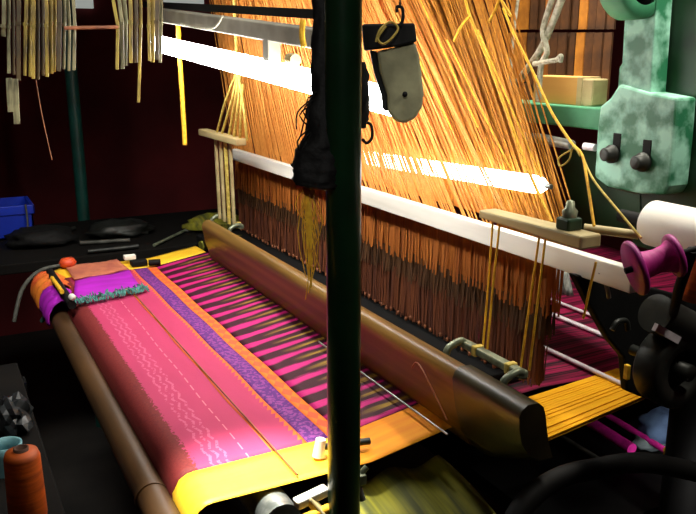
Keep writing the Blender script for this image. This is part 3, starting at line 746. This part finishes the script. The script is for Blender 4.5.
lump('scrap_cloth', V(.26, 2.50, tz + .024), (.10, .07, .03), M['black_cloth'], 'black cloth heap on the dark table below the blue crate', 'cloth', 2)
lump('scrap_cloth', V(.50, 2.52, tz + .022), (.10, .06, .028), M['darkiron'], 'dark grey cloth heap in the middle of the dark table', 'cloth', 5)
lump('scrap_cloth', V(.80, 2.48, tz + .020), (.10, .06, .03), M['olive'], 'olive cloth heap on the dark table near the far heddle frame', 'cloth', 9)
p = pz(139, 262, ZC + .012)
tg = thing('temple_clip', p, 'black clip on the yellow edge at the far end', 'clip')
MB().box(p + V(-.022, -.014, -.008), p + V(.02, .012, .006)).build('body', M['black'], tg, bevel=.003)
MB().tube([p + V(.02, -.02, .0), p + V(.05, -.025, .0)], .008, 10).build('roller', M['black'], tg)
MB().box(p + V(-.03, .03, 0), p + V(0, .05, .012)).build('pale_tab', M['white'], tg, bevel=.002)
tag(MB().tube(smooth_pts([V(.66, 2.19, ZC + .002), V(.72, 2.2, ZC + .012), V(.80, 2.17, ZC + .01), V(.86, 2.14, ZC + .01)]), .014, 10).build('cloth_twist', M['olive'], base=(.76, 2.18, ZC)), 'twisted olive cloth lying along the far yellow edge', 'cloth')
# beam carrying the far cloth end
tag(MB().box((.28, 2.135, ZC - .07), (.95, 2.175, ZC - .02)).build('side_rail', M['black'], base=(.6, 2.15, ZC - .07), bevel=.003), 'black loom rail along the far cloth edge', 'rail')

# ================================================================== BOTTOM LEFT: bench with thread
bz = CAMZ - .628
bn = thing('bench', (.0, 1.2, 0), 'low black bench at the lower left carrying the orange spool', 'bench')
MB().box((-.30, .95, bz - .03), (.11, 1.72, bz)).build('bench_top', M['wood_dark'], bn, bevel=.003)
for x in (-.27, .1):
    for y in (.98, 1.69):
        MB().box((x - .02, y - .02, 0), (x + .02, y + .02, bz - .03)).build('leg', M['black'], bn)
c = pz(27, 520, bz); c = pz(29, 521, bz)
sp = thing('thread_spool', c, 'orange thread spool standing on the black bench at lower left', 'spool')
MB().lathe([(.004, .010), (.004, .024), (.012, .0255), (.098, .0235), (.106, .021), (.108, .010)], c, (0, 0, 1), 32).build('thread', M['orange_thread'], sp)
MB().lathe([(.0, .0), (.0, .012), (.112, .010), (.112, .0075), (.06, .0075), (.06, 0)], c, (0, 0, 1), 24).build('core', M['cardtube'], sp)
c2 = pz(8, 470, bz)
MBr = MB().lathe([(0, .026), (.03, .024), (.045, .025), (.045, .021), (.03, .020), (0, .022), (0, .026)], c2, (0, 0, 1), 28)
tag(MBr.build('plastic_ring', M['paleblue'], base=c2), 'pale blue plastic ring behind the orange spool', 'ring')
c3 = pz(16, 434, bz)
lump('crumpled_bag', c3 + V(0, .02, .026), (.030, .045, .034), M['foil'], 'crumpled grey plastic bag on the black bench behind the pale ring', 'bag', 4)

# ================================================================== RIGHT: green cast frame, rail, block
GX = .95
def gpoly(pts, x=GX): return [px(u, v, x) for u, v in pts]
gf = thing('loom_bracket', px(635, 190, GX), 'worn green cast-iron bracket with two round bolts at the right', 'bracket')
ext = V(.033, 0, 0)
MB().prism(gpoly([(627, -30), (659, -30), (655, 23), (649, 112), (616, 108), (617, 96), (619, 68), (622, 63)]), ext).build('post', M['green'], gf, bevel=.002)
pl_ = MB().prism(gpoly([(619, 84), (650, 93), (677, 98), (674, 140), (669, 186), (664, 195), (640, 194), (607, 187), (594, 177), (597, 128), (600, 106), (610, 98)], .944), V(.041, 0, 0)).build('plate', M['green'], gf, bevel=.004)
for (u, v), (su, sv) in (((613, 154), (617, 141)), ((644, 162), (647, 148))):
    p = px(u, v, .944)
    bo = MB().lathe([(.002, 0), (.002, .0145), (-.006, .0145), (-.007, .011), (-.018, .0105), (-.020, .008), (-.020, 0)], p, (1, 0, 0), 20); bo.build('bolt', M['darkiron'], pl_)
    a_ = px(su, sv, .944)
    MB().box(V(.944 - .0012, a_.y - .008, a_.z - .02), V(.944 + .002, a_.y + .008, a_.z + .012)).build('slot', M['black'], pl_, bevel=.001)
# dark green column: the post's shaded side, with the shade put into its colour
A = px(652, 60, .96); 
dg = tag(MB().box((.987, .772, CAMZ - .30), (1.07, .905, 2.6)).build('post_shade_column', M['greendark'], base=(1.0, .8, CAMZ - .3), bevel=.003), 'deep green column behind the green bracket, coloured as the shaded side of its post', 'column')
# pulley
pc = px(635, -16, .93)
pu = thing('pulley', pc, 'green pulley wheel cut by the top edge above the green bracket', 'pulley')
MB().lathe([(-.022, .030), (-.022, .046), (-.016, .05), (.02, .05), (.026, .046), (.026, 0)], pc, (0, 1, 0), 40).build('rim', M['greenplain'], pu)
MB().lathe([(-.014, 0), (-.014, .034), (.0, .034)], pc, (0, 1, 0), 32).build('web', M['black'], pu)
MB().lathe([(-.03, 0), (-.03, .012), (.0, .012)], pc, (0, 1, 0), 20).build('hub', M['greendark'], pu)
# rail
t0, t1 = px(500, 101, .97), px(600, 109, .97)
tag(MB().box((.97, .955, px(560, 126, .97).z), (1.03, 2.3, px(560, 105, .97).z)).build('frame_rail', M['greenplain'], base=(1.0, 1.4, px(560, 126, .97).z), bevel=.003), 'green iron rail behind the harness joining the green bracket', 'rail')
# steel bar under rail
A, B = px(515, 134, .93), px(572, 145, .93)
sbr = MB().tube([A + V(0, .06, .003), A, A.lerp(B, .5), B], [.002, .005, .009, .008], 14)
tag(sbr.build('steel_bar', M['steel'], base=A), 'tapered shiny steel bar under the green rail', 'bar')
p = px(590, 147, .945)
tag(MB().tube([p + V(0, .012, 0), p + V(0, -.012, 0)], .006, 12).build('steel_pin', M['lease'], base=p), 'small white pin at the left edge of the green bracket', 'pin')
# lower green web under rail
MBw = MB().prism(gpoly([(560, 150), (597, 150), (607, 187), (640, 195), (640, 225), (600, 235), (575, 232)], .985), V(.02, 0, 0))
tag(MBw.build('frame_web', M['greendark'], base=px(600, 190, .985)), 'dark green iron web below the green rail', 'web')
# tan block on the rail
zr = px(560, 105, .97).z
a_, b_ = px(532, 104, .985), px(581, 104, .985)
tkb = thing('wooden_block', (.99, (a_.y + b_.y) / 2, zr), 'tan wooden block resting on the green rail before the brown slats', 'block')
hb = px(556, 76, .985).z
MB().box((.985, b_.y + .012, zr), (1.025, a_.y, hb)).build('block', M['tan'], tkb, bevel=.002)
MB().box((.984, b_.y, zr), (1.026, b_.y + .012, hb)).build('end_strip', M['palewood'], tkb, bevel=.001)
p = px(592, 106, 1.0)
tag(MB().box(V(.985, p.y - .014, zr), V(1.02, p.y + .012, zr + .045)).build('pale_block', M['palewood'], base=(1, p.y, zr), bevel=.003), 'small pale block on the green rail beside the green bracket', 'block')

# brown card slats hanging behind
random.seed(5)
k = 0
u = 509
cards = [mat('dark_card_slat', rgb(96, 58, 22), rgb(56, 32, 12), .75, scale=20), mat('brown_card_slat', rgb(168, 100, 26), rgb(112, 62, 14), .75, scale=20), mat('ochre_card_slat', rgb(196, 126, 38), rgb(140, 84, 20), .75, scale=20)]
while u < 705:
    w = random.uniform(6.5, 9.5)
    if not (602 < u < 625):
        XX = 1.36 + jit(.02)
        a, b = px(u, 108, XX), px(u, -45, XX)
        wd = abs(px(u + w, 50, XX).y - px(u, 50, XX).y)
        m = MB()
        for kk in range(2):
            z0 = a.z + (b.z - a.z) * kk * .52; z1 = a.z + (b.z - a.z) * (kk * .52 + .50)
            m.box((XX + kk * .004, a.y - wd * .46, z0), (XX + .005 + kk * .004, a.y + wd * .46, z1))
        o = m.build('card_slat', random.choice(cards), base=a)
        tag(o, (ORD[k] + ' brown slat from the left among those hanging behind the green frame'), 'slat', 'brown slats behind the green frame')
        k += 1
    u += w
# shelf edge the slats hang before
# grey rope and string
gr = thing('rope', px(545, 60, .93), 'knotted grey rope hanging beside the tan wooden block', 'rope')
MB().tube(smooth_pts([px(566, -12, .93), px(556, 14, .93), px(546, 38, .93), px(538, 54, .93), px(522, 76, .93), px(515, 86, .93)]), [.006, ] * 31, 8).build('strand', M['cordgrey'], gr)
MB().tube(smooth_pts([px(556, -12, .925), px(548, 12, .925), px(543, 32, .925), px(547, 52, .925), px(541, 66, .925), px(538, 102, .925)]), .005, 8).build('strand', M['cordgrey'], gr)
MB().tube(smooth_pts([px(534, 64, .92), px(545, 62, .92), px(556, 60, .92), px(561, 56, .92), px(560, 62, .92)]), .0042, 8).build('loop', M['cordgrey'], gr)
cord('thin_string', [px(519, -10, .94), px(514, 30, .94), px(511, 60, .94), px(510, 95, .94)], .003, M['cordgrey'], 'thin grey string hanging left of the knotted grey rope', 'string')
cord('thin_string', [px(520, 86, .93), px(527, 82, .93), px(533, 89, .93), px(531, 96, .93)], .0014, M['black_cloth'], 'small black curl of string left of the tan block', 'string')

# white roll
wr = thing('paper_roll', (.80, .60, CAMZ - .21), 'white paper roll at the right edge behind the magenta bobbin', 'roll')
MB().lathe([(0, 0), (0, .027), (.002, .029), (.40, .029), (.40, 0)], V(.805, .708, CAMZ - .2085), (0, -1, 0), 40).build('paper', M['paper'], wr)
MB().tube([V(.805, .76, CAMZ - .2085), V(.805, .70, CAMZ - .2085)], .009, 16).build('core', M['black'], wr)
# bobbin
bc = V(.700, .612, CAMZ - .228)
bb = thing('bobbin', bc, 'magenta flanged bobbin wound with thread beside the white paper roll', 'bobbin')
bax = V(.84, -.40, .30)
A = py(632, 269, .605); 
MB().lathe([(0, 0), (0, .0295), (.002, .031), (.005, .031), (.007, .0295), (.007, 0)], A, bax, 36).build('flange', M['magplastic'], bb)
MB().lathe([(.007, .017), (.018, .0145), (.028, .0135), (.038, .0155), (.044, .019)], A, bax, 36).build('thread', M['magenta'], bb)
MB().lathe([(.044, .0), (.044, .023), (.046, .0245), (.049, .0245), (.051, .023), (.051, 0)], A, bax, 36).build('flange', M['magplastic'], bb)
MB().tube([A - bax.normalized() * .008, A + bax.normalized() * .075], .0035, 12).build('spindle', M['black'], bb)
# machine arm below the bobbin
am = thing('loom_casting', (.9, .74, 0), 'black iron side frame of the loom below the magenta bobbin', 'frame')
def ypoly(pts, y): return [py(u, v, y) for u, v in pts]
MB().prism(ypoly([(567, 272), (640, 284), (700, 300), (700, 402), (640, 396), (620, 388), (617, 355), (601, 336), (583, 304)], .80), V(0, -.014, 0)).build('web_plate', M['black'], am, bevel=.003)
q = py(726, 335, .72)
MB().tube([py(655, 313, .70), py(720, 345, .70)], .026, 24).build('shaft_housing', M['darkiron'], am)
MB().tube([V(q.x, .765, .0), V(q.x, .765, CAMZ - .34)], .03, 16).build('leg', M['black'], am)
MB().tube(smooth_pts([py(600, 272, .755), py(606, 284, .755), py(609, 298, .755)]), .003, 8).build('lever', M['steel'], am)
e_ = A + bax.normalized() * .068
MB().tube([e_, e_ + V(.01, .02, -.05), py(672, 318, .70)], .006, 12).build('spindle_arm', M['black'], am)
MB().bar(py(655, 327, .68), py(678, 340, .68), .006, .010).build('bright_strip', M['lease'], am)
MB().tube(smooth_pts([py(612, 330, .76), py(617, 322, .76), py(626, 321, .76), py(628, 330, .76)]), .004, 8).build('pipe_bend', M['darkiron'], am)
p = py(627, 372, .76)
MB().box(p + V(-.003, -.004, -.011), p + V(.003, .004, .011)).build('yellow_guide', M['cordgold'], am, bevel=.001)
wc = py(672, 366, .70)
fw = thing('flywheel', wc, 'dark green-black flywheel at the right edge below the machine frame', 'wheel')
MB().lathe([(-.02, .030), (-.02, .052), (-.016, .055), (.016, .055), (.02, .052), (.02, .03), (.006, .028), (.006, 0)], wc, (0, -1, 0), 44).build('rim', M['darkiron'], fw)
MB().lathe([(0, .034), (-.008, .03), (-.008, 0)], wc, (0, 1, 0), 32).build('web', M['black'], fw)
MB().lathe([(.0, .012), (.03, .012), (.03, 0)], wc, (0, -1, 0), 20).build('hub', M['darkiron'], fw)
MB().tube([wc, wc + V(0, .07, 0)], .008, 14).build('axle', M['darkiron'], fw)
# orange cone at the frame edge
oc = pd(697, 300, .98)
tag(MB().lathe([(0, 0), (0, .018), (.07, .014), (.072, 0)], oc, (0, 0, 1), 20).build('thread_cone', M['orange_thread'], base=oc), 'orange thread cone at the right edge under the white roll', 'thread cone')

# things below the warp at lower right
for lab, a_, b_, r in (('thicker bright pink rolled strip under the golden threads', (578, 414), (632, 449), .0105), ('thinner bright pink strip under the golden threads, nearer the blue cloth', (596, 408), (668, 452), .006)):
    A, B = pz(*a_, ZC - .16), pz(*b_, ZC - .16)
    tag(MB().tube([A, B], r, 14).build('pink_strip', M['pinkrod'], base=A), lab, 'strip', 'pink strips under the warp')
A, B = pz(555, 432, ZC - .14), pz(604, 462, ZC - .14)
tag(MB().tube([A, B], .004, 10).build('grey_rod', M['scrapgrey'], base=A), 'thin grey rod left of the pink strips', 'rod')
lump('folded_rag', pz(667, 428, ZC - .155), (.055, .05, .03), M['jean'], 'faded blue cloth lying at lower right beside the pink strips', 'cloth', 12)
lump('folded_rag', pz(653, 440, ZC - .17), (.045, .030, .014), M['greyblue'], 'grey-blue cloth under the pink strips', 'cloth', 15)
p = pz(669, 456, ZC - .14)
tag(MB().lathe([(0, 0), (0, .010), (.012, .011), (.014, 0)], p, (0, 0, 1), 14).build('yellow_cap', M['cordgold'], base=p), 'small yellow cap below the faded blue cloth', 'cap')
sh = tag(MB().box((.80, .81, ZC - .215), (1.5, 1.4, ZC - .185)).build('under_shelf', M['black'], base=(1.1, .9, ZC - .215)), 'black shelf under the warp at lower right holding cloths', 'shelf')
lv = tag(MB().tube(smooth_pts([pd(500, 560, .98), pd(520, 510, 1.0), pd(555, 480, 1.03), pd(600, 468, 1.06), pd(650, 463, 1.1), pd(720, 478, 1.15)]), .014, 14).build('treadle_arm', M['black'], base=pd(520, 474, 1.05)), 'black curved arm sweeping under the golden threads at lower right', 'arm')
# olive cloth under the orange edge
def olv(u, v):
    x = .43 + .19 * u
    y = .90 - .30 * v
    z = ZC - .045 - .10 * v * v + .006 * math.sin(u * 14)
    return V(x, y, z)
tag(MB().grid(olv, 30, 16).build('hanging_cloth', M['olive'], base=(.5, .8, ZC - .06), solid=.002), 'olive-yellow streaked cloth sloping down under the orange edge', 'cloth')

# ================================================================== LIGHT
def area(name, loc, rot, sx, sy, e, col, spread=180):
    l = bpy.data.lights.new(name, 'AREA'); l.shape = 'RECTANGLE'; l.size = sx; l.size_y = sy; l.energy = e; l.color = col
    l.spread = math.radians(spread)
    o = bpy.data.objects.new(name, l); COL.objects.link(o); o.location = loc; o.rotation_euler = rot; return o
# a second ceiling tube over the weaver's side of the loom (out of view)
area('ceiling_tube_light', (.50, 1.40, CAMZ + .75), (0, 0, 0), .06, 1.0, 1.5, (1, .97, .88), 75)
def spot(name, loc, tgt, e, ang, blend, col, r=.03):
    l = bpy.data.lights.new(name, 'SPOT'); l.energy = e; l.spot_size = math.radians(ang); l.spot_blend = blend; l.color = col; l.shadow_soft_size = r
    o = bpy.data.objects.new(name, l); COL.objects.link(o); o.location = loc
    o.rotation_euler = (Vector(tgt) - Vector(loc)).to_track_quat('-Z', 'Y').to_euler(); return o
# reflector lamp over the near edge of the cloth
spot('work_lamp', (.22, .96, CAMZ + .55), (.330, .880, ZC), 330, 18, 1.0, (1, .96, .86))
# unseen fill lights added around the machine
spot('pad_fill', (-.4, -.5, 2.5), (.47, .90, CAMZ - .10), 45, 19, .8, (1, .96, .9), .1)  # unseen fill added to lift the leather pad and thread tuft
spot('underside_fill', (.95, .33, .77), (1.10, 1.02, ZC - .16), 9, 32, .8, (1, .95, .9), .05)  # unseen fill added so the pink strips below the warp show
area('rear_fill', (.955, .90, CAMZ + .42), (0, math.radians(-32), 0), .06, 1.2, 19, (1, .93, .8), 170)  # unseen fill added to brighten the brown slats and tan block
area('bamboo_fill', (-.2, .9, CAMZ + 1.1), tuple((V(.25, 1.65, CAMZ) - V(-.2, .9, CAMZ + 1.1)).to_track_quat('-Z', 'Y').to_euler()), .3, .3, 3.0, (1, .96, .88), 60)  # unseen fill added for the hanging bamboo strips
w = bpy.data.worlds.new('world'); sc.world = w; w.use_nodes = True
w.node_tree.nodes['Background'].inputs[0].default_value = (.8, .85, 1, 1); w.node_tree.nodes['Background'].inputs[1].default_value = 0.02

# ================================================================== CAMERA
cam = bpy.data.cameras.new('camera'); cam.sensor_width = 36; cam.lens = F / 696 * 36; cam.clip_start = .01
co = bpy.data.objects.new('camera', cam); COL.objects.link(co); co.location = O
co.rotation_euler = (PI / 2 - PITCH, 0, -YAW); sc.camera = co
for o in bpy.data.objects:
    if '_b' in o: del o['_b']
sc.view_settings.view_transform = 'Standard'; sc.view_settings.look = 'None'; sc.view_settings.gamma = 1; sc.view_settings.use_curve_mapping = False
sc.view_settings.exposure = 0.0
sc.cycles.use_denoising = True
sc.cycles.max_bounces = 6
